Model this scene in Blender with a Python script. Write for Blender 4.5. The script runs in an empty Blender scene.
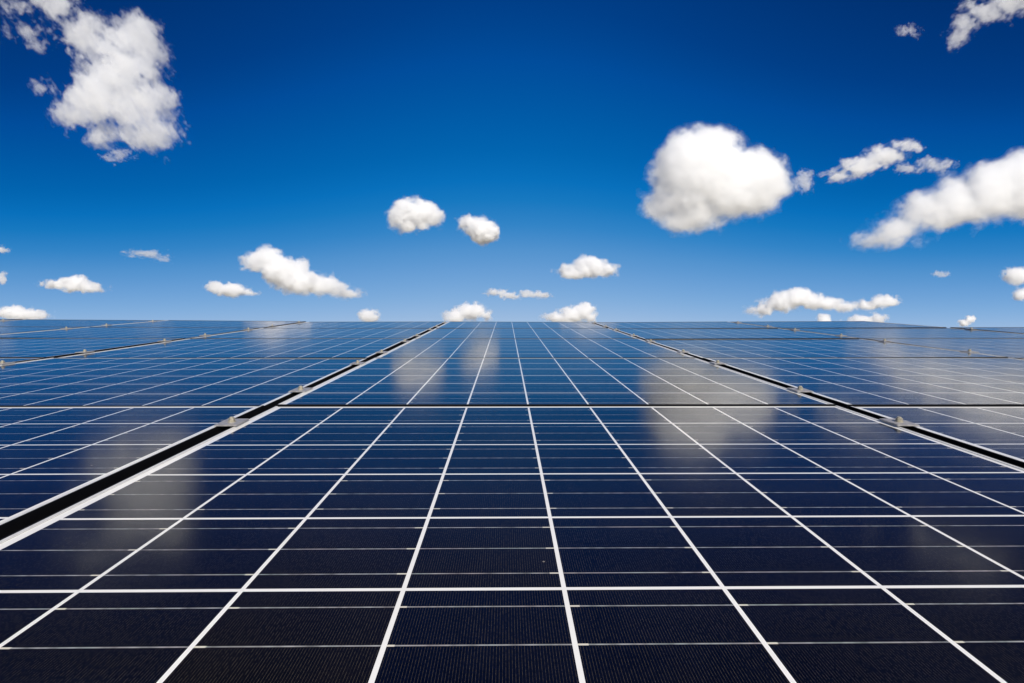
import bpy, bmesh, math, random
import numpy as np
from mathutils import Matrix, Vector

# ------------------------------------------------------------------ geometry of the place
SLOPE = math.radians(10.0)            # the roof and the array on it rise away from the camera
EYE = 0.29475                         # camera above the glass, metres
M = Matrix.Translation((0, 0, 4.0)) @ Matrix.Rotation(SLOPE, 4, 'X')   # array frame -> world
F_PX = 500.0

# ------------------------------------------------------------------ camera
sc = bpy.context.scene
C = sc.collection
pit, yaw, rol = -0.0950, 0.0117, 0.00156
fw = Vector((math.sin(yaw) * math.cos(pit), math.cos(yaw) * math.cos(pit), math.sin(pit)))
rt = Vector((math.cos(yaw), -math.sin(yaw), 0))
up = rt.cross(fw)
rt2 = rt * math.cos(rol) + up * math.sin(rol)
up2 = -rt * math.sin(rol) + up * math.cos(rol)
cam_local = Matrix(((rt2.x, up2.x, -fw.x, 0), (rt2.y, up2.y, -fw.y, 0), (rt2.z, up2.z, -fw.z, EYE), (0, 0, 0, 1)))
cam_d = bpy.data.cameras.new('camera')
cam = bpy.data.objects.new('camera', cam_d)
C.objects.link(cam)
cam.matrix_world = M @ cam_local
cam_d.sensor_width = 36.0
cam_d.lens = F_PX / 1024 * 36.0
cam_d.clip_start = 0.02
cam_d.clip_end = 60000
sc.camera = cam
CAM = cam.matrix_world.copy()

# ------------------------------------------------------------------ light
SUN_DIR = Vector((0.30, -0.76, 0.58)).normalized()       # towards the sun: right of and behind the camera
sun_el = math.asin(SUN_DIR.z)
sun_az = math.atan2(SUN_DIR.x, SUN_DIR.y)
world = bpy.data.worlds.new('World')
sc.world = world
world.use_nodes = True
wt = world.node_tree
for n in list(wt.nodes): wt.nodes.remove(n)
wout = wt.nodes.new('ShaderNodeOutputWorld')
bg = wt.nodes.new('ShaderNodeBackground')
sky = wt.nodes.new('ShaderNodeTexSky')
sky.sky_type = 'NISHITA'
sky.sun_disc = False
sky.sun_elevation = sun_el
sky.sun_rotation = sun_az
sky.altitude = 300
sky.air_density = 1.0
sky.dust_density = 0.6
sky.ozone_density = 3.0
bg.inputs['Strength'].default_value = 0.1132
# deep clear-sky blue: the sky colour is graded by height above the horizon
tc = wt.nodes.new('ShaderNodeTexCoord')
sep = wt.nodes.new('ShaderNodeSeparateXYZ')
wt.links.new(tc.outputs['Generated'], sep.inputs[0])
mx2 = wt.nodes.new('ShaderNodeMath'); mx2.operation = 'MULTIPLY'
wt.links.new(sep.outputs['X'], mx2.inputs[0]); wt.links.new(sep.outputs['X'], mx2.inputs[1])
mxk = wt.nodes.new('ShaderNodeMath'); mxk.operation = 'MULTIPLY_ADD'
mxk.inputs[1].default_value = 1.35; mxk.inputs[2].default_value = 1.0
wt.links.new(mx2.outputs[0], mxk.inputs[0])
mxs = wt.nodes.new('ShaderNodeMath'); mxs.operation = 'MULTIPLY'; mxs.use_clamp = True
wt.links.new(mxk.outputs[0], mxs.inputs[0]); wt.links.new(sep.outputs['Z'], mxs.inputs[1])
# the blue deepens to the sides as it does upwards (polarised sky)
cv = wt.nodes.new('ShaderNodeCombineXYZ')
sq = wt.nodes.new('ShaderNodeMath'); sq.operation = 'MULTIPLY_ADD'; sq.inputs[2].default_value = 1.0001
ng = wt.nodes.new('ShaderNodeMath'); ng.operation = 'MULTIPLY'; ng.inputs[1].default_value = -1.0
wt.links.new(mxs.outputs[0], ng.inputs[0]); wt.links.new(mxs.outputs[0], sq.inputs[0]); wt.links.new(ng.outputs[0], sq.inputs[1])
rtn = wt.nodes.new('ShaderNodeMath'); rtn.operation = 'SQRT'
wt.links.new(sq.outputs[0], rtn.inputs[0])
wt.links.new(rtn.outputs[0], cv.inputs['Y']); wt.links.new(mxs.outputs[0], cv.inputs['Z'])
wt.links.new(cv.outputs[0], sky.inputs['Vector'])
grade = wt.nodes.new('ShaderNodeValToRGB')
GRADE = [  # (height, colour factor on the sky texture)
    (0.00, (1.0, 1.0, 1.0)),
]
#GRADE_START
GRADE = [
    (0.0000, (0.7277, 0.6665, 0.7017)),
    (0.1262, (0.6614, 0.6470, 0.7235)),
    (0.1714, (0.5460, 0.6542, 0.7582)),
    (0.2198, (0.4352, 0.6500, 0.7981)),
    (0.2576, (0.3244, 0.6408, 0.8226)),
    (0.3036, (0.1466, 0.5960, 0.8515)),
    (0.3479, (0.0449, 0.5602, 0.8811)),
    (0.3821, (0.0148, 0.5286, 0.9102)),
    (0.4308, (0.0042, 0.4758, 0.8771)),
    (0.4765, (0.0024, 0.4455, 0.8779)),
    (0.5190, (0.0026, 0.4100, 0.8702)),
    (0.5583, (0.0028, 0.3702, 0.8706)),
    (0.5946, (0.0030, 0.3254, 0.7948)),
    (0.6279, (0.0032, 0.2857, 0.7377)),
    (0.7600, (0.0040, 0.2150, 0.6000)),
    (0.8600, (0.0400, 0.1700, 0.3910)),
    (1.0000, (0.1200, 0.2380, 0.4760)),
]
#GRADE_END
er = grade.color_ramp
er.elements[0].position = GRADE[0][0]; er.elements[0].color = (*GRADE[0][1], 1)
if len(GRADE) > 1:
    er.elements[1].position = GRADE[-1][0]; er.elements[1].color = (*GRADE[-1][1], 1)
    for p_, c_ in GRADE[1:-1]:
        e_ = er.elements.new(p_); e_.color = (*c_, 1)
else:
    er.elements[1].color = (1, 1, 1, 1)
wt.links.new(mxs.outputs[0], grade.inputs[0])
mul = wt.nodes.new('ShaderNodeMix'); mul.data_type = 'RGBA'; mul.blend_type = 'MULTIPLY'
mul.inputs['Factor'].default_value = 1.0
wt.links.new(sky.outputs[0], mul.inputs['A'])
wt.links.new(grade.outputs[0], mul.inputs['B'])
wt.links.new(mul.outputs['Result'], bg.inputs['Color'])
wt.links.new(bg.outputs[0], wout.inputs['Surface'])

sun_d = bpy.data.lights.new('sun', 'SUN')
sun_d.energy = 4.4
sun_d.angle = math.radians(0.53)
sun_d.color = (1.0, 0.945, 0.86)
sun = bpy.data.objects.new('sun', sun_d)
C.objects.link(sun)
sun.rotation_euler = SUN_DIR.to_track_quat('Z', 'Y').to_euler()
sun.location = SUN_DIR * 50

sc.view_settings.view_transform = 'Standard'
sc.view_settings.look = 'None'
sc.view_settings.exposure = 0.2
sc.view_settings.gamma = 1
sc.view_settings.use_curve_mapping = False
cy = sc.cycles
cy.use_denoising = True
cy.max_bounces = 24
cy.diffuse_bounces = 3
cy.glossy_bounces = 3
cy.transmission_bounces = 4
cy.volume_bounces = 20
cy.transparent_max_bounces = 64
cy.sample_clamp_indirect = 6

# ------------------------------------------------------------------ helpers
def new_mat(name):
    m = bpy.data.materials.new(name); m.use_nodes = True
    nt = m.node_tree
    return m, nt, nt.nodes['Principled BSDF']

class NB:
    """tiny node builder"""
    def __init__(s, nt): s.nt = nt
    def put(s, sock, v):
        if isinstance(v, bpy.types.NodeSocket): s.nt.links.new(v, sock)
        else: sock.default_value = v
    def m(s, op, a, b=0.0, c=0.0):
        n = s.nt.nodes.new('ShaderNodeMath'); n.operation = op
        s.put(n.inputs[0], a); s.put(n.inputs[1], b); s.put(n.inputs[2], c)
        return n.outputs[0]
    def noise(s, vec, scale, detail=2, rough=0.5, dim='3D'):
        n = s.nt.nodes.new('ShaderNodeTexNoise'); n.noise_dimensions = dim
        s.put(n.inputs['Vector'], vec); n.inputs['Scale'].default_value = scale
        n.inputs['Detail'].default_value = detail; n.inputs['Roughness'].default_value = rough
        return n.outputs['Fac']
    def white(s, vec):
        n = s.nt.nodes.new('ShaderNodeTexWhiteNoise'); s.put(n.inputs['Vector'], vec)
        return n.outputs['Value'], n.outputs['Color']
    def xyz(s, x, y, z=0.0):
        n = s.nt.nodes.new('ShaderNodeCombineXYZ')
        s.put(n.inputs[0], x); s.put(n.inputs[1], y); s.put(n.inputs[2], z)
        return n.outputs[0]
    def mix(s, f, a, b):
        n = s.nt.nodes.new('ShaderNodeMix'); n.data_type = 'RGBA'
        s.put(n.inputs['Factor'], f)
        s.put(n.inputs['A'], a if isinstance(a, bpy.types.NodeSocket) else (*a, 1))
        s.put(n.inputs['B'], b if isinstance(b, bpy.types.NodeSocket) else (*b, 1))
        return n.outputs['Result']
    def remap(s, v, a, b, c=0.0, d=1.0):
        n = s.nt.nodes.new('ShaderNodeMapRange')
        s.put(n.inputs['Value'], v)
        for k, x in zip(('From Min', 'From Max', 'To Min', 'To Max'), (a, b, c, d)): n.inputs[k].default_value = x
        return n.outputs['Result']

# ------------------------------------------------------------------ module layout (metres, array frame)
P = 0.161           # cell pitch
GAPC = 0.0047       # white strip between cells
NX, NY = 9, 6
ML, MR = 0.019, 0.016
MN, MF = 0.001, 0.012
PW = ML + NX * P + MR
PD = MN + NY * P + MF
GAP = 0.031
OUT = 0.965          # the outer columns use slightly narrower modules
ROWP = 0.990
X0 = -0.5857 - ML                 # left edge of the middle column
def col_x(c):
    if c == 0: return X0
    if c > 0: return X0 + PW + GAP + (c - 1) * (PW * OUT + GAP)
    return X0 + c * (PW * OUT + GAP)
Y0 = 1.2988 + 0.0055              # near edge of the second row
THICK = 0.040
ROOF_Z = -0.150

# ------------------------------------------------------------------ materials
def cell_material():
    m, nt, bs = new_mat('solar_cells_under_glass')
    b = NB(nt)
    t = nt.nodes.new('ShaderNodeTexCoord')
    sp = nt.nodes.new('ShaderNodeSeparateXYZ'); nt.links.new(t.outputs['Object'], sp.inputs[0])
    oi = nt.nodes.new('ShaderNodeObjectInfo')
    x, y = sp.outputs['X'], sp.outputs['Y']
    u = b.m('DIVIDE', b.m('SUBTRACT', x, ML), P)
    v = b.m('DIVIDE', b.m('SUBTRACT', y, MN), P)
    iu, iv = b.m('FLOOR', u), b.m('FLOOR', v)
    fu, fv = b.m('SUBTRACT', u, iu), b.m('SUBTRACT', v, iv)
    half = 0.5 - GAPC / P / 2
    inu = b.m('LESS_THAN', b.m('ABSOLUTE', b.m('SUBTRACT', fu, 0.5)), half)
    inv = b.m('LESS_THAN', b.m('ABSOLUTE', b.m('SUBTRACT', fv, 0.5)), half)
    okx = b.m('MULTIPLY', b.m('GREATER_THAN', u, 0), b.m('LESS_THAN', u, NX))
    oky = b.m('MULTIPLY', b.m('GREATER_THAN', v, -0.005), b.m('LESS_THAN', v, NY))
    cell = b.m('MULTIPLY', b.m('MULTIPLY', inu, inv), b.m('MULTIPLY', okx, oky))
    # each cell has its own slightly different blue-black, a few lean to brown
    rv, rc = b.white(b.xyz(iu, iv, b.m('MULTIPLY', oi.outputs['Random'], 91.7)))
    rv2, _ = b.white(b.xyz(iv, iu, b.m('MULTIPLY', oi.outputs['Random'], 37.1)))
    tone = b.mix(rv, (0.0006, 0.0012, 0.0058), (0.0016, 0.0016, 0.0034))
    tone = b.mix(b.remap(rv2, 0.66, 0.74, 0, 0.95), tone, (0.0036, 0.0027, 0.0017))
    grain = b.noise(t.outputs['Object'], 420, 2, 0.7)
    fleck = b.noise(t.outputs['Object'], 38, 3, 0.6)
    vs = nt.nodes.new('ShaderNodeMix'); vs.data_type = 'RGBA'; vs.blend_type = 'MULTIPLY'
    vs.inputs['Factor'].default_value = 1
    nt.links.new(tone, vs.inputs['A'])
    g2 = b.m('MULTIPLY', b.remap(grain, 0.3, 0.72, 0.35, 1.9), b.remap(fleck, 0.3, 0.7, 0.8, 1.2))
    nt.links.new(b.xyz(g2, g2, g2), vs.inputs['B'])
    col = vs.outputs['Result']
    # fine contact fingers running away from the viewer
    ff = b.m('FRACT', b.m('MULTIPLY', fu, 62.0))
    fing = b.m('LESS_THAN', b.m('ABSOLUTE', b.m('SUBTRACT', ff, 0.5)), 0.040)
    brk = b.remap(b.noise(b.xyz(b.m('MULTIPLY', x, 3.0), y), 260, 1, 0.5), 0.36, 0.62, 0.25, 1.0)
    col = b.mix(b.m('MULTIPLY', fing, b.m('MULTIPLY', brk, 0.50)), col, (0.185, 0.150, 0.095))
    # three busbars per cell
    bus = 0.0
    for c0 in (0.175, 0.5, 0.825):
        near = b.m('LESS_THAN', b.m('ABSOLUTE', b.m('SUBTRACT', fv, c0)), 0.00078 / P)
        bus = near if c0 == 0.175 else b.m('MAXIMUM', bus, near)
    busn = b.remap(b.noise(t.outputs['Object'], 60, 2, 0.6), 0.32, 0.68, 0.40, 1.0)
    col = b.mix(b.m('MULTIPLY', bus, busn), col, b.mix(b.remap(b.noise(t.outputs['Object'], 14, 3, 0.7), 0.35, 0.65), (0.40, 0.36, 0.36), (0.34, 0.38, 0.37)))
    # bright ribbon tabs, on alternating ends from string to string
    par = b.m('MODULO', b.m('ADD', iv, 11), 2)
    fe = b.m('ADD', b.m('MULTIPLY', par, fu), b.m('MULTIPLY', b.m('SUBTRACT', 1, par), b.m('SUBTRACT', 1, fu)))
    tabl = b.m('LESS_THAN', fe, b.remap(rv2, 0, 1, 0.055, 0.080))
    tab = 0.0
    for c0 in (0.175, 0.5, 0.825):
        near = b.m('LESS_THAN', b.m('ABSOLUTE', b.m('SUBTRACT', fv, c0)), 0.0011 / P)
        tab = near if c0 == 0.175 else b.m('MAXIMUM', tab, near)
    col = b.mix(b.m('MULTIPLY', tab, tabl), col, (0.66, 0.62, 0.52))
    # white backsheet between the cells
    wn = b.noise(t.outputs['Object'], 25, 3, 0.6)
    white = b.mix(wn, (0.76, 0.74, 0.70), (0.87, 0.86, 0.83))
    col = b.mix(cell, white, col)
    # dust film and a few specks on the glass
    dust = b.m('MULTIPLY', b.remap(b.noise(t.outputs['Object'], 5.5, 5, 0.62), 0.42, 0.8, 0.0, 1.0), 0.007)
    edge = b.remap(b.m('MULTIPLY', b.m('SUBTRACT', 0.030, y), b.noise(b.xyz(x, b.m('MULTIPLY', y, 0.3)), 22, 4, 0.7)), 0.0, 0.018, 0.0, 0.10)
    dust = b.m('ADD', dust, edge)
    col = b.mix(dust, col, (0.55, 0.50, 0.42))
    vo = nt.nodes.new('ShaderNodeTexVoronoi'); vo.inputs['Scale'].default_value = 17
    nt.links.new(b.xyz(x, y, b.m('MULTIPLY', oi.outputs['Random'], 40)), vo.inputs['Vector'])
    sepc = nt.nodes.new('ShaderNodeSeparateColor'); nt.links.new(vo.outputs['Color'], sepc.inputs[0])
    spk = b.m('LESS_THAN', vo.outputs['Distance'], b.m('MULTIPLY', b.m('GREATER_THAN', sepc.outputs[0], 0.80), b.remap(sepc.outputs[1], 0, 1, 0.012, 0.030)))
    col = b.mix(b.m('MULTIPLY', spk, 0.45), col, (0.42, 0.37, 0.30))
    nt.links.new(col, bs.inputs['Base Color'])
    bs.inputs['IOR'].default_value = 1.52
    rg = b.remap(b.noise(t.outputs['Object'], 9, 4, 0.6), 0.3, 0.7, 0.105, 0.15)
    nt.links.new(rg, bs.inputs['Roughness'])
    bp = nt.nodes.new('ShaderNodeBump'); bp.inputs['Strength'].default_value = 0.012
    bp.inputs['Distance'].default_value = 0.01
    nt.links.new(b.noise(t.outputs['Object'], 7, 2, 0.5), bp.inputs['Height'])
    nt.links.new(bp.outputs[0], bs.inputs['Normal'])
    return m

def simple(name, col, rough, metal=0.0, nscale=60, var=0.15, bump=0.0):
    m, nt, bs = new_mat(name)
    b = NB(nt)
    t = nt.nodes.new('ShaderNodeTexCoord')
    n = b.noise(t.outputs['Object'], nscale, 4, 0.6)
    lo = tuple(c * (1 - var) for c in col); hi = tuple(min(1, c * (1 + var)) for c in col)
    nt.links.new(b.mix(b.remap(n, 0.3, 0.7), lo, hi), bs.inputs['Base Color'])
    nt.links.new(b.remap(n, 0.3, 0.7, rough * 0.85, min(1, rough * 1.15)), bs.inputs['Roughness'])
    bs.inputs['Metallic'].default_value = metal
    if max(col) < 0.01: bs.inputs['Specular IOR Level'].default_value = 0.12
    if bump:
        bp = nt.nodes.new('ShaderNodeBump'); bp.inputs['Strength'].default_value = bump
        bp.inputs['Distance'].default_value = 0.002
        nt.links.new(n, bp.inputs['Height']); nt.links.new(bp.outputs[0], bs.inputs['Normal'])
    return m

M_CELL = cell_material()
M_BLACK = simple('black_anodised_frame', (0.003, 0.003, 0.004), 0.75)
M_ALU = simple('pale_aluminium', (0.74, 0.73, 0.70), 0.42, 0.25, 90, 0.08)
M_CLAMP = simple('clamp_aluminium', (0.38, 0.365, 0.36), 0.45, 0.35, 120, 0.2, 0.2)
M_BOLT = simple('zinc_bolt', (0.42, 0.38, 0.29), 0.45, 0.4, 200, 0.3, 0.3)
M_RAIL = simple('dark_rail', (0.004, 0.004, 0.005), 0.8)
M_ROOF = simple('roof_membrane', (0.006, 0.006, 0.007), 0.95, 0, 8, 0.3, 0.3)
M_GROUND = simple('dry_pale_ground', (0.30, 0.26, 0.18), 0.95, 0, 0.3, 0.35)

def link(name, me, mat, parent=None):
    o = bpy.data.objects.new(name, me)
    if mat and not me.materials: me.materials.append(mat)
    C.objects.link(o)
    if parent: o.parent = parent
    return o

def box(bm, x0, x1, y0, y1, z0, z1, bevel=0.0):
    r = bmesh.ops.create_cube(bm, size=1.0)
    for v in r['verts']:
        v.co = Vector(((v.co.x + .5) * (x1 - x0) + x0, (v.co.y + .5) * (y1 - y0) + y0, (v.co.z + .5) * (z1 - z0) + z0))
    if bevel:
        es = list({e for v in r['verts'] for e in v.link_edges})
        bmesh.ops.bevel(bm, geom=es, offset=bevel, segments=2, affect='EDGES')

def mesh_of(name, bm):
    me = bpy.data.meshes.new(name); bm.to_mesh(me); bm.free(); return me

def tag(o, label=None, cat=None, group=None, kind=None):
    if label: o['label'] = label
    if cat: o['category'] = cat
    if group: o['group'] = group
    if kind: o['kind'] = kind

# ------------------------------------------------------------------ ground and roof
bm = bmesh.new()
R = 26000.0
rings = [0, 30, 120, 500, 2000, 8000, R]
prev = None
for r in rings:
    ring = [bm.verts.new((r * math.cos(a * math.pi / 24), r * math.sin(a * math.pi / 24), 0)) for a in range(48)] if r else [bm.verts.new((0, 0, 0))]
    if prev:
        for k in range(48):
            if len(prev) == 1: bm.faces.new((prev[0], ring[k], ring[(k + 1) % 48]))
            else: bm.faces.new((prev[k], ring[k], ring[(k + 1) % 48], prev[(k + 1) % 48]))
    prev = ring
g = link('ground', mesh_of('ground', bm), M_GROUND)
tag(g, kind='structure')

bm = bmesh.new()
rx0, rx1, ry0, ry1 = -9.0, 9.0, -1.2, Y0 + 4 * ROWP + 0.08
tops = [M @ Vector((x, y, ROOF_Z)) for x, y in ((rx0, ry0), (rx1, ry0), (rx1, ry1), (rx0, ry1))]
tv = [bm.verts.new(p) for p in tops]
bv = [bm.verts.new((p.x, p.y, 0.0)) for p in tops]
bm.faces.new(tv); bm.faces.new(bv[::-1])
for k in range(4):
    bm.faces.new((tv[k], bv[k], bv[(k + 1) % 4], tv[(k + 1) % 4]))
bmesh.ops.recalc_face_normals(bm, faces=bm.faces)
ro = link('roof', mesh_of('roof', bm), M_ROOF)
tag(ro, kind='structure')

# ------------------------------------------------------------------ one solar panel, its parts
random.seed(7)
def make_panel():
    e = bpy.data.objects.new('solar_panel', None)
    C.objects.link(e)
    bm = bmesh.new()
    vs = [bm.verts.new(c) for c in ((0.0005, 0.0005, 0), (PW - .0005, 0.0005, 0), (PW - .0005, PD - .0005, 0), (0.0005, PD - .0005, 0))]
    bm.faces.new(vs)
    lo = [bm.verts.new((v.co.x, v.co.y, -0.0010)) for v in vs]
    for k in range(4): bm.faces.new((vs[k], lo[k], lo[(k + 1) % 4], vs[(k + 1) % 4]))
    bm.faces.new(lo[::-1])
    link('cell_sheet', mesh_of('cell_sheet', bm), M_CELL, e)
    # black frame: four channels under the sheet edge
    bm = bmesh.new()
    w = 0.012
    z1, z0 = -0.0013, -THICK
    box(bm, 0, PW, 0, w, z0, z1); box(bm, 0, PW, PD - w, PD, z0, z1)
    box(bm, 0, w, w, PD - w, z0, z1); box(bm, PW - w, PW, w, PD - w, z0, z1)
    box(bm, -0.0012, 0.0020, -0.003, PD + 0.003, 0.0003, 0.0018); box(bm, PW - 0.0020, PW + 0.0012, -0.003, PD + 0.003, 0.0003, 0.0018)
    box(bm, -0.0012, 0, -0.003, PD + 0.003, z0, 0.0003); box(bm, PW, PW + 0.0012, -0.003, PD + 0.003, z0, 0.0003)
    box(bm, 0, PW, PD, PD + 0.0030, z0, 0.0016)            # thin dark rubber lip on the far and near edge
    box(bm, 0, PW, -0.0030, 0, z0, 0.0017)
    link('frame', mesh_of('frame', bm), M_BLACK, e)
    for s in (0, 1):
        bm = bmesh.new()
        if s == 0: box(bm, 0.0021, 0.0080, 0.0001, PD - .0001, 0.0002, 0.0016, 0.0003)
        else: box(bm, PW - 0.0080, PW - .0021, 0.0001, PD - .0001, 0.0002, 0.0016, 0.0003)
        link('edge_strip', mesh_of('edge_strip', bm), M_ALU, e)
    return e

def copy_tree(o, parent=None):
    c = o.copy(); C.objects.link(c)
    if parent: c.parent = parent
    for ch in list(o.children): copy_tree(ch, c)
    return c

col_words = {-4: 'fourth column left of the middle one', -3: 'third column left of the middle one', -2: 'second column left of the middle one',
             -1: 'column left of the middle one', 0: 'middle column', 1: 'column right of the middle one',
             2: 'second column right of the middle one', 3: 'third column right of the middle one', 4: 'fourth column right of the middle one'}
row_words = ['nearest row', 'second row', 'third row', 'fourth row', 'farthest row']

CINV = CAM.inverted()
def px(p_local):
    q = CINV @ (M @ Vector(p_local))
    if q.z > -0.02: return None
    return 512 + F_PX * q.x / -q.z, 341.5 - F_PX * q.y / -q.z

def panel_seen(x, y):
    n = 0
    for i in range(13):
        for j in range(9):
            s = px((x + PW * i / 12, y + PD * j / 8, 0))
            if s and -2 < s[0] < 1026 and -2 < s[1] < 685: n += 1
    return n

proto = None
for r in range(5):
    for c in range(-4, 5):
        if c >= 3 and r == 4: continue               # the array is one module shorter on the far right
        x = col_x(c); y = Y0 + (r - 1) * ROWP
        if not panel_seen(x, y): continue
        if proto is None: proto = o = make_panel()
        else: o = copy_tree(proto)
        cxm, cym = x + PW / 2, y + PD / 2
        hx, hy = max(0, abs(cxm) - 1.5), max(0, cym - 2)
        dome = 0.0019 * hx * hy
        tx = math.radians(random.uniform(-0.16, 0.16)); ty = math.radians(random.uniform(-0.16, 0.16))
        if (r, c) == (0, 0): tx = ty = 0
        ctr = Matrix.Translation((PW / 2, PD / 2, 0))
        tx += 0.0019 * hx * (hy > 0); ty -= 0.0019 * hy * (hx > 0) * (1 if cxm > 0 else -1)
        dz = random.uniform(-0.0008, 0.0008) + dome
        o.matrix_world = M @ Matrix.Translation((x, y, dz)) @ ctr @ Matrix.Rotation(tx, 4, 'X') @ Matrix.Rotation(ty, 4, 'Y') @ ctr.inverted() @ Matrix.Diagonal((OUT if c else 1.0, 1, 1, 1))
        lab = 'blue black solar panel in the %s, %s' % (row_words[r], col_words[c])
        if (r, c) == (0, 0): lab = 'big near-black solar panel filling the foreground, middle column of the nearest row'
        if (r, c) == (1, 0): lab = 'blue solar panel mirroring the large round cloud, middle column of the second row'
        tag(o, lab, 'solar panel', 'solar panels of the array')

# ------------------------------------------------------------------ rails under the modules
for r in range(5):
    for k, fy in enumerate((0.20, 0.81 if r == 0 else 0.79)):
        y = Y0 + (r - 1) * ROWP + fy * PD
        bm = bmesh.new()
        box(bm, rx0 + .5, rx1 - .5 if r < 4 else col_x(3) - 0.01, -0.02, 0.02, ROOF_Z, -THICK - 0.004)
        o = link('mounting_rail', mesh_of('mounting_rail', bm), M_RAIL)
        o.matrix_world = M @ Matrix.Translation((0, y, 0))
        tag(o, 'dark mounting rail under the %s of panels, its %s rail' % (row_words[r], ('nearer', 'farther')[k]), 'mounting rail', 'mounting rails under the panels')

# ------------------------------------------------------------------ clamps bridging the gaps
def make_clamp():
    e = bpy.data.objects.new('clamp', None); C.objects.link(e)
    bm = bmesh.new()
    box(bm, -0.0245, 0.0245, -0.029, 0.029, 0.0029, 0.0065, 0.0008)
    link('plate', mesh_of('plate', bm), M_CLAMP, e)
    bm = bmesh.new()
    bmesh.ops.create_cone(bm, cap_ends=True, segments=20, radius1=0.0085, radius2=0.0085, depth=0.0016, matrix=Matrix.Translation((0, 0, 0.0073)))
    bmesh.ops.create_cone(bm, cap_ends=True, segments=6, radius1=0.0066, radius2=0.0066, depth=0.007, matrix=Matrix.Translation((0, 0, 0.0116)))
    bmesh.ops.create_cone(bm, cap_ends=True, segments=12, radius1=0.0045, radius2=0.0040, depth=0.0025, matrix=Matrix.Translation((0, 0, 0.0163)))
    bmesh.ops.create_cone(bm, cap_ends=True, segments=10, radius1=0.0036, radius2=0.0036, depth=0.075, matrix=Matrix.Translation((0, 0, -0.034)))
    link('bolt', mesh_of('bolt', bm), M_BOLT, e)
    return e

gap_words = {-4: 'fourth gap left of the middle column', -3: 'third gap left of the middle column', -2: 'second gap left of the middle column', -1: 'wide black gap left of the middle column',
             0: 'wide black gap right of the middle column', 1: 'second gap right of the middle column', 2: 'third gap right of the middle column', 3: 'fourth gap right of the middle column'}
ordw = ['nearest', 'second', 'third', 'fourth', 'fifth', 'sixth', 'seventh', 'eighth', 'ninth', 'tenth']
clamp = None
for gidx in range(-5, 4):
    gx = col_x(gidx + 1) - GAP / 2
    seen = []
    for r in range(5):
        if gidx >= 2 and r == 4: continue
        for fy in (0.20, 0.81 if r == 0 else 0.79):
            y = Y0 + (r - 1) * ROWP + fy * PD
            s = px((gx, y, 0.01))
            if s and -8 < s[0] < 1032 and s[1] < 690: seen.append(y)
    for k, y in enumerate(seen):
        if clamp is None: clamp = o = make_clamp()
        else: o = copy_tree(clamp)
        j = random.uniform(-0.012, 0.012)
        o.matrix_world = M @ Matrix.Translation((gx + random.uniform(-.001, .001), y + j, 0.0019 * max(0, abs(gx) - 1.5) * max(0, y - 2))) @ Matrix.Rotation(random.uniform(-.03, .03), 4, 'Z')
        nm = ordw[k] if k < len(seen) - 1 or len(seen) < 3 else 'farthest'
        which = '%s clamp' % nm if nm != 'nearest' else 'nearest clamp'
        tag(o, 'pale metal clamp with bolt, %s along the %s' % (nm, gap_words.get(gidx, 'fifth gap left of the middle column')), 'clamp', 'clamps bridging the gaps between panels')

# ------------------------------------------------------------------ clouds
rng = np.random.default_rng(11)
LAT = rng.random((48, 48, 48)).astype(np.float32)
def vnoise(x, y, z):
    xi, yi, zi = np.floor(x).astype(int), np.floor(y).astype(int), np.floor(z).astype(int)
    fx, fy, fz = x - xi, y - yi, z - zi
    fx = fx * fx * (3 - 2 * fx); fy = fy * fy * (3 - 2 * fy); fz = fz * fz * (3 - 2 * fz)
    g = lambda a, b_, c: LAT[(xi + a) % 48, (yi + b_) % 48, (zi + c) % 48]
    x00 = g(0,0,0)*(1-fx)+g(1,0,0)*fx; x10 = g(0,1,0)*(1-fx)+g(1,1,0)*fx
    x01 = g(0,0,1)*(1-fx)+g(1,0,1)*fx; x11 = g(0,1,1)*(1-fx)+g(1,1,1)*fx
    return (x00*(1-fy)+x10*fy)*(1-fz)+(x01*(1-fy)+x11*fy)*fz

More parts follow.
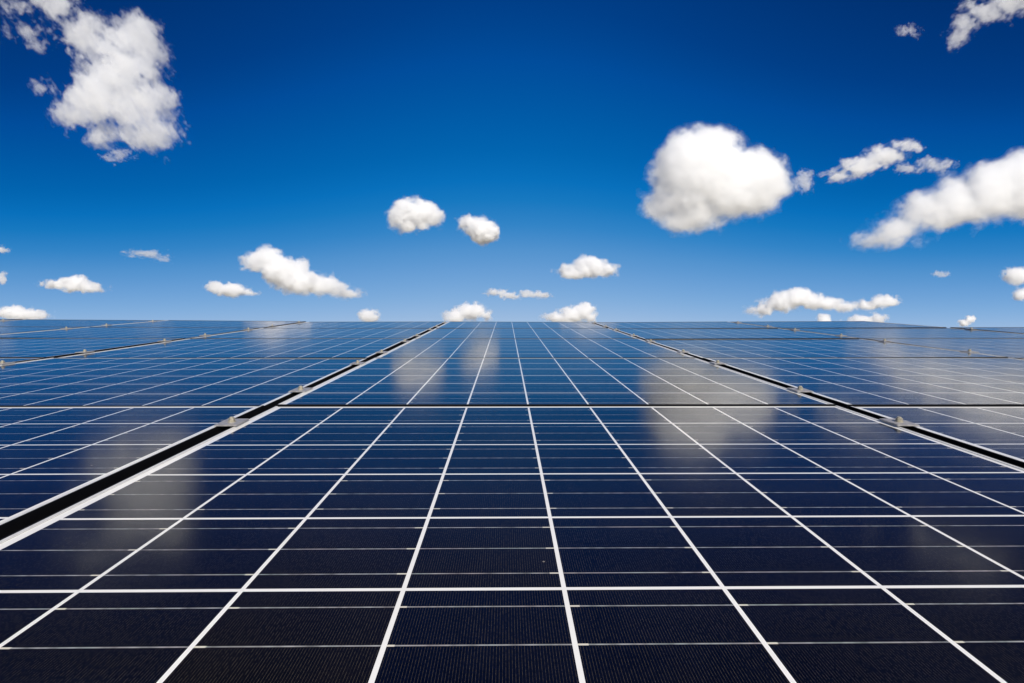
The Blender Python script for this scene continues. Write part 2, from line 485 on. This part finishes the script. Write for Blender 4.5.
def surface_nets(F, o, h):
    """iso-surface F=0 of a grid, vectorised; returns verts, quads"""
    S = F > 0
    nx, ny, nz = F.shape
    cs = np.zeros((nx-1, ny-1, nz-1), int)
    for a in (0, 1):
        for b_ in (0, 1):
            for c in (0, 1): cs += S[a:nx-1+a, b_:ny-1+b_, c:nz-1+c]
    act = (cs > 0) & (cs < 8)
    idx = -np.ones(act.shape, int); I = np.argwhere(act); idx[act] = np.arange(len(I))
    acc = np.zeros((len(I), 3)); cnt = np.zeros(len(I))
    i, j, k = I.T
    corners = [(a, b_, c) for a in (0, 1) for b_ in (0, 1) for c in (0, 1)]
    for p in corners:
        for ax in range(3):
            if p[ax] == 1: continue
            q = list(p); q[ax] = 1
            f0 = F[i+p[0], j+p[1], k+p[2]]; f1 = F[i+q[0], j+q[1], k+q[2]]
            cr = (f0 > 0) != (f1 > 0)
            t = np.where(cr, f0 / np.where(cr, f0 - f1, 1), 0)
            pos = np.array(p, float)[None, :].repeat(len(I), 0); pos[:, ax] = t
            acc[cr] += pos[cr]; cnt[cr] += 1
    V = (I + acc / cnt[:, None]) * h + o
    Q = []
    for ax in range(3):
        sl0 = [slice(None)] * 3; sl1 = [slice(None)] * 3
        sl0[ax] = slice(0, -1); sl1[ax] = slice(1, None)
        ch = S[tuple(sl0)] != S[tuple(sl1)]
        E = np.argwhere(ch)
        b1, b2 = (ax + 1) % 3, (ax + 2) % 3
        E = E[(E[:, b1] > 0) & (E[:, b2] > 0) & (E[:, b1] < F.shape[b1]-1) & (E[:, b2] < F.shape[b2]-1)]
        if not len(E): continue
        d1 = np.zeros(3, int); d1[b1] = 1; d2 = np.zeros(3, int); d2[b2] = 1
        q = np.stack([idx[tuple((E - d1 - d2).T)], idx[tuple((E - d2).T)], idx[tuple(E.T)], idx[tuple((E - d1).T)]], 1)
        flip = ~S[tuple(E.T)]
        q[flip] = q[flip][:, ::-1]
        Q.append(q)
    return V, np.concatenate(Q)

CLOUD_ALT = 900.0
def cloud(label, lobes, rough=0.7, opt=16.0, res=1.0, feat=0.30, seed=0, thick=0.75, bias=-0.07, bil=0.3, ang=0.0, st=1.0, pers=0.84):
    """lobes: (x, y, rx, ry) of its bulges as seen in the photograph; it gets its own distance, size and depth"""
    L = np.array([l[:4] for l in lobes], float)
    wgt = np.array([l[4] if len(l) > 4 else 1.0 for l in lobes])
    cx = (L[:, 0] - L[:, 2]).min() / 2 + (L[:, 0] + L[:, 2]).max() / 2
    cyy = (L[:, 1] - L[:, 3]).min() / 2 + (L[:, 1] + L[:, 3]).max() / 2
    dl = Vector(((cx - 512) / F_PX, (341.5 - cyy) / F_PX, -1))
    dw = (CAM.to_3x3() @ dl)
    zel = dw.normalized().z
    dist = CLOUD_ALT / max(zel, 0.09)                        # distance along the ray
    base = CAM.translation + dw.normalized() * dist
    s = dist / dl.length / F_PX                               # metres per pixel at that place
    # local axes: picture right, picture up, away
    n = dw.normalized()
    ax = (CAM.to_3x3() @ Vector((1, 0, 0))); ax = (ax - n * ax.dot(n)).normalized()
    ay = n.cross(ax) * -1 if n.cross(ax).z < 0 else n.cross(ax)
    k2 = dl.length                                            # wide-angle stretch of the picture plane
    rmean = float(np.median(np.sqrt(L[:, 2] * L[:, 3])))
    step = res
    pad = (0.3 + 0.5 * rough) * rmean + 3
    x0, x1 = (L[:, 0] - L[:, 2]).min() - pad - cx, (L[:, 0] + L[:, 2]).max() + pad - cx
    y0, y1 = (L[:, 1] - L[:, 3]).min() - pad - cyy, (L[:, 1] + L[:, 3]).max() + pad - cyy
    zr = max(np.sqrt(L[:, 2] * L[:, 3])) * thick + pad
    gx = np.arange(x0, x1, step); gy = np.arange(y0, y1, step); gz = np.arange(-zr, zr, step)
    X, Y, Z = np.meshgrid(gx, gy, gz, indexing='ij')
    X = X.astype(np.float32); Y = Y.astype(np.float32); Z = Z.astype(np.float32)
    F = np.full(X.shape, -3.0, np.float32)
    for (lx, ly, rx, ry), w in zip(L, wgt):
        rz = math.sqrt(rx * ry) * thick
        d = np.sqrt(((X - (lx - cx)) / rx) ** 2 + ((Y - (ly - cyy)) / ry) ** 2 + (Z / rz) ** 2)
        f = (1 - d) * min(rx, ry) / rmean - (1 - w) * 0.35
        mx = np.maximum(F, f); F = mx + 0.06 * np.exp(-np.abs(F - f) / 0.10)
    so = seed * 7.31
    ca, sa = math.cos(math.radians(ang)), math.sin(math.radians(ang))
    Xr = (X * ca + Y * sa) / st; Yr = -X * sa + Y * ca
    amp, fr, N, tot = 1.0, 1.0 / (feat * rmean * 2), 0, 0
    for o_ in range(7):
        if 1 / fr < step * 1.2: break
        nz_ = vnoise(Xr * fr + so + 13.1 * o_, Yr * fr * 1.1 + so * 1.7 + 5.3 * o_, Z * fr + so * .6)
        if o_ >= 1: nz_ = (1 - bil) * nz_ + bil * (1.1 - np.abs(2 * nz_ - 1)) * 0.9
        N = N + amp * (nz_ - 0.5); tot += amp; amp *= pers; fr *= 2.03
    F = F + rough * 0.8 * N + bias
    root = bpy.data.objects.new('cloud', None); C.objects.link(root)
    root.location = base
    tag(root, label, 'cloud', 'white clouds in the blue sky')
    Rm = np.array(CAM.to_3x3()); nv = 0
    unit = opt / (2 * rmean * s)
    # thin veil outside, denser body, dense core: each a closed volume of even vapour
    for name, off, dens in (('veil', 0.14, 0.06), ('outer_body', 0.05, 0.20), ('body', -0.04, 0.5), ('core', -0.20, 1.1)):
        G = F + off
        G[0], G[-1] = -1, -1; G[:, 0], G[:, -1] = -1, -1; G[:, :, 0], G[:, :, -1] = -1, -1
        if (G > 0).sum() < 30: continue
        V, Q = surface_nets(G, np.array([gx[0], gy[0], gz[0]]), step)
        # picture offsets -> metres across the line of sight
        pxl = np.stack([cx + V[:, 0], cyy + V[:, 1]], 1)
        dirs = np.stack([(pxl[:, 0] - 512) / F_PX, (341.5 - pxl[:, 1]) / F_PX, -np.ones(len(V))], 1)
        W = (dirs @ Rm.T) * (dist / dl.length) + V[:, 2:3] * s * np.array(n)[None, :]
        W = W - np.array(dw.normalized() * dist)[None, :]
        me = bpy.data.meshes.new(name)
        me.vertices.add(len(W)); me.vertices.foreach_set('co', W.astype(np.float32).ravel())
        me.loops.add(len(Q) * 4); me.loops.foreach_set('vertex_index', Q.ravel().astype(np.int32))
        me.polygons.add(len(Q)); me.polygons.foreach_set('loop_start', np.arange(0, len(Q) * 4, 4, dtype=np.int32))
        me.polygons.foreach_set('loop_total', np.full(len(Q), 4, np.int32))
        me.update(calc_edges=True); me.validate()
        m = bpy.data.materials.new('cloud_vapour'); m.use_nodes = True
        nt = m.node_tree
        for nn in list(nt.nodes): nt.nodes.remove(nn)
        out = nt.nodes.new('ShaderNodeOutputMaterial')
        vs = nt.nodes.new('ShaderNodeVolumeScatter')
        vs.inputs['Color'].default_value = (1, 1, 1, 1)
        vs.inputs['Anisotropy'].default_value = 0.0
        vs.inputs['Density'].default_value = unit * dens
        nt.links.new(vs.outputs[0], out.inputs['Volume'])
        m.cycles.homogeneous_volume = True
        o = link(name, me, m, root)
        nv += len(W)
    return nv

CL = [
 ('large ragged white cloud in the upper left of the sky', [(38,-4,16,12),(60,8,20,14),(80,26,22,16),(102,46,24,18),(132,38,24,22),(145,62,22,24),(120,72,34,26),(96,98,32,24),(78,114,20,13),(130,104,36,24),(112,132,20,12),(148,134,26,17),(164,98,11,20,.8),(20,8,13,7,.75),(30,32,16,8,.7),(42,44,10,7,.7),(44,86,12,6,.6)], dict(rough=1.35, opt=1.5, pers=.86, res=1.15, feat=.38, ang=50, st=1.7, bil=.1)),
 ('tiny faint wisp just below the large ragged upper left cloud', [(117,156,13,6)], dict(rough=1.2, opt=0.9, res=.7, ang=20, st=1.5, bil=0)),
 ('small round cloud left of the sky centre', [(404,212,16,14),(420,214,18,16),(434,217,11,10),(408,222,16,10)], dict(opt=5.5, res=.7)),
 ('smaller ragged cloud just right of the small round cloud', [(482,231,15,13),(470,223,12,8,.8)], dict(rough=.7, opt=9, res=.6)),
 ('largest cloud, big rounded white heap right of centre', [(699,171,47,43),(757,179,33,31),(668,205,24,18),(692,214,32,20),(735,190,46,28),(770,180,20,20,.9),(712,150,30,22)], dict(rough=.5, opt=5, res=1.1, feat=.24, pers=.88)),
 ('faint thin wisp touching the right side of the largest cloud', [(805,181,9,11)], dict(rough=1.2, opt=0.9, res=.6, bil=0)),
 ('slanting torn cloud between the largest cloud and the long right cloud', [(841,175,15,6),(862,165,20,9),(884,156,20,9),(906,146,14,5),(918,148,5,4,.8)], dict(rough=.9, opt=2.4, pers=.86, res=.65, feat=.3, ang=-25, st=1.6, bil=.1)),
 ('small thin wisp above the left half of the long right cloud', [(906,169,11,5)], dict(rough=1.1, opt=1.0, res=.5, ang=-25, st=1.6, bil=0)),
 ('thin streak of cloud above the long right cloud, right of the small wisp', [(933,166,16,7)], dict(rough=1.1, opt=1.3, res=.6, ang=-30, st=1.8, bil=0)),
 ('long bright cloud running off the right edge of the sky', [(874,238,20,9),(898,228,26,15),(915,215,18,14),(935,212,32,20),(965,202,34,24),(1000,188,38,30),(1030,184,36,34),(1062,182,38,34)], dict(rough=.55, opt=5, res=1.2, feat=.26, ang=-25, st=1.3, pers=.86)),
 ('pale slanting cloud in the top right corner', [(956,34,8,11),(966,23,14,12),(984,11,20,11),(1008,3,24,10),(1038,-8,30,12)], dict(rough=1.0, opt=1.7, res=.8, feat=.32, ang=-35, st=1.6, bil=.1, pers=.86)),
 ('tiny wisp left of the top right corner cloud', [(908,31,11,6)], dict(rough=1.1, opt=0.8, res=.5, bil=0)),
 ('small flat cloud low in the middle of the sky', [(573,272,15,7),(590,267,16,10),(604,270,14,7)], dict(opt=5.5, res=.7)),
 ('thin broken cloud just left of the small flat middle cloud', [(496,292,10,3.5),(510,296,10,3),(526,294,10,3),(541,295,10,3)], dict(rough=.9, opt=2.4, res=.4)),
 ('low puff of cloud touching the top of the array, left of centre', [(458,316,13,6),(470,311,15,8),(487,316,6,5,.8)], dict(opt=5.5, res=.5)),
 ('low heap of cloud touching the top of the array, right of centre', [(558,318,13,5),(572,315,15,8),(584,311,11,8),(591,317,6,6)], dict(opt=5.5, res=.5)),
 ('bright wedge shaped cloud low on the left', [(267,259,15,13),(253,262,12,8),(280,271,20,14),(299,269,11,11),(303,282,26,11),(322,285,16,10),(334,289,18,6),(348,293,11,4)], dict(rough=.7, opt=5.0, res=.75, bias=-.03)),
 ('small low cloud beside the lower left end of the wedge shaped cloud', [(216,287,10,6),(230,290,15,7),(246,293,10,3)], dict(rough=.65, opt=5.5, res=.55)),
 ('small flat cloud low on the far left', [(56,284,15,4),(74,284,18,8),(92,288,14,4)], dict(opt=5.5, res=.6)),
 ('low cloud resting on the array at the far left', [(12,312,16,6),(30,316,18,5)], dict(rough=.6, opt=9, res=.5)),
 ('faint streak above and right of the small flat far left cloud', [(146,254,18,4),(163,260,7,3)], dict(rough=1.1, opt=0.8, res=.45, ang=10, st=1.8, bil=0)),
 ('tiny round puff resting on the array, right of the wedge shaped cloud', [(369,316,10,7)], dict(rough=.6, opt=6, res=.45)),
 ('thin wisp cut by the left edge of the picture', [(-4,250,11,5),(2,278,6,6)], dict(rough=.8, opt=2.5, res=.5)),
 ('flat cloud low on the right, left of two small ones', [(762,310,13,5),(780,303,18,8),(798,298,20,9),(820,303,20,6),(845,306,14,4)], dict(rough=.6, opt=7, res=.6)),
 ('small oval cloud right of the low flat right cloud', [(868,305,13,4),(884,301,14,6)], dict(opt=5.5, res=.5)),
 ('low cloud resting on the array beneath the small oval cloud', [(862,321,16,6),(876,319,10,5)], dict(opt=5.5, res=.5)),
 ('tiny puff resting on the array below the low flat right cloud', [(824,320,7,6)], dict(opt=6, res=.4)),
 ('tiny cloud resting on the array near the right edge', [(964,323,6,4),(970,319,6,4,.8)], dict(rough=.6, opt=7, res=.4)),
 ('small cloud cut by the right edge above the array', [(1018,276,14,8)], dict(opt=5.5, res=.5)),
 ('smaller cloud cut by the right edge, just below another', [(1022,294,10,6)], dict(opt=5.5, res=.5)),
 ('faint speck of cloud below the long right cloud', [(941,274,8,3)], dict(rough=.8, opt=1.0, res=.4)),
]
tot = 0
for k, (lab, lobes, kw) in enumerate(CL):
    tot += cloud(lab, lobes, seed=k + 1, **kw)
print('cloud verts', tot)
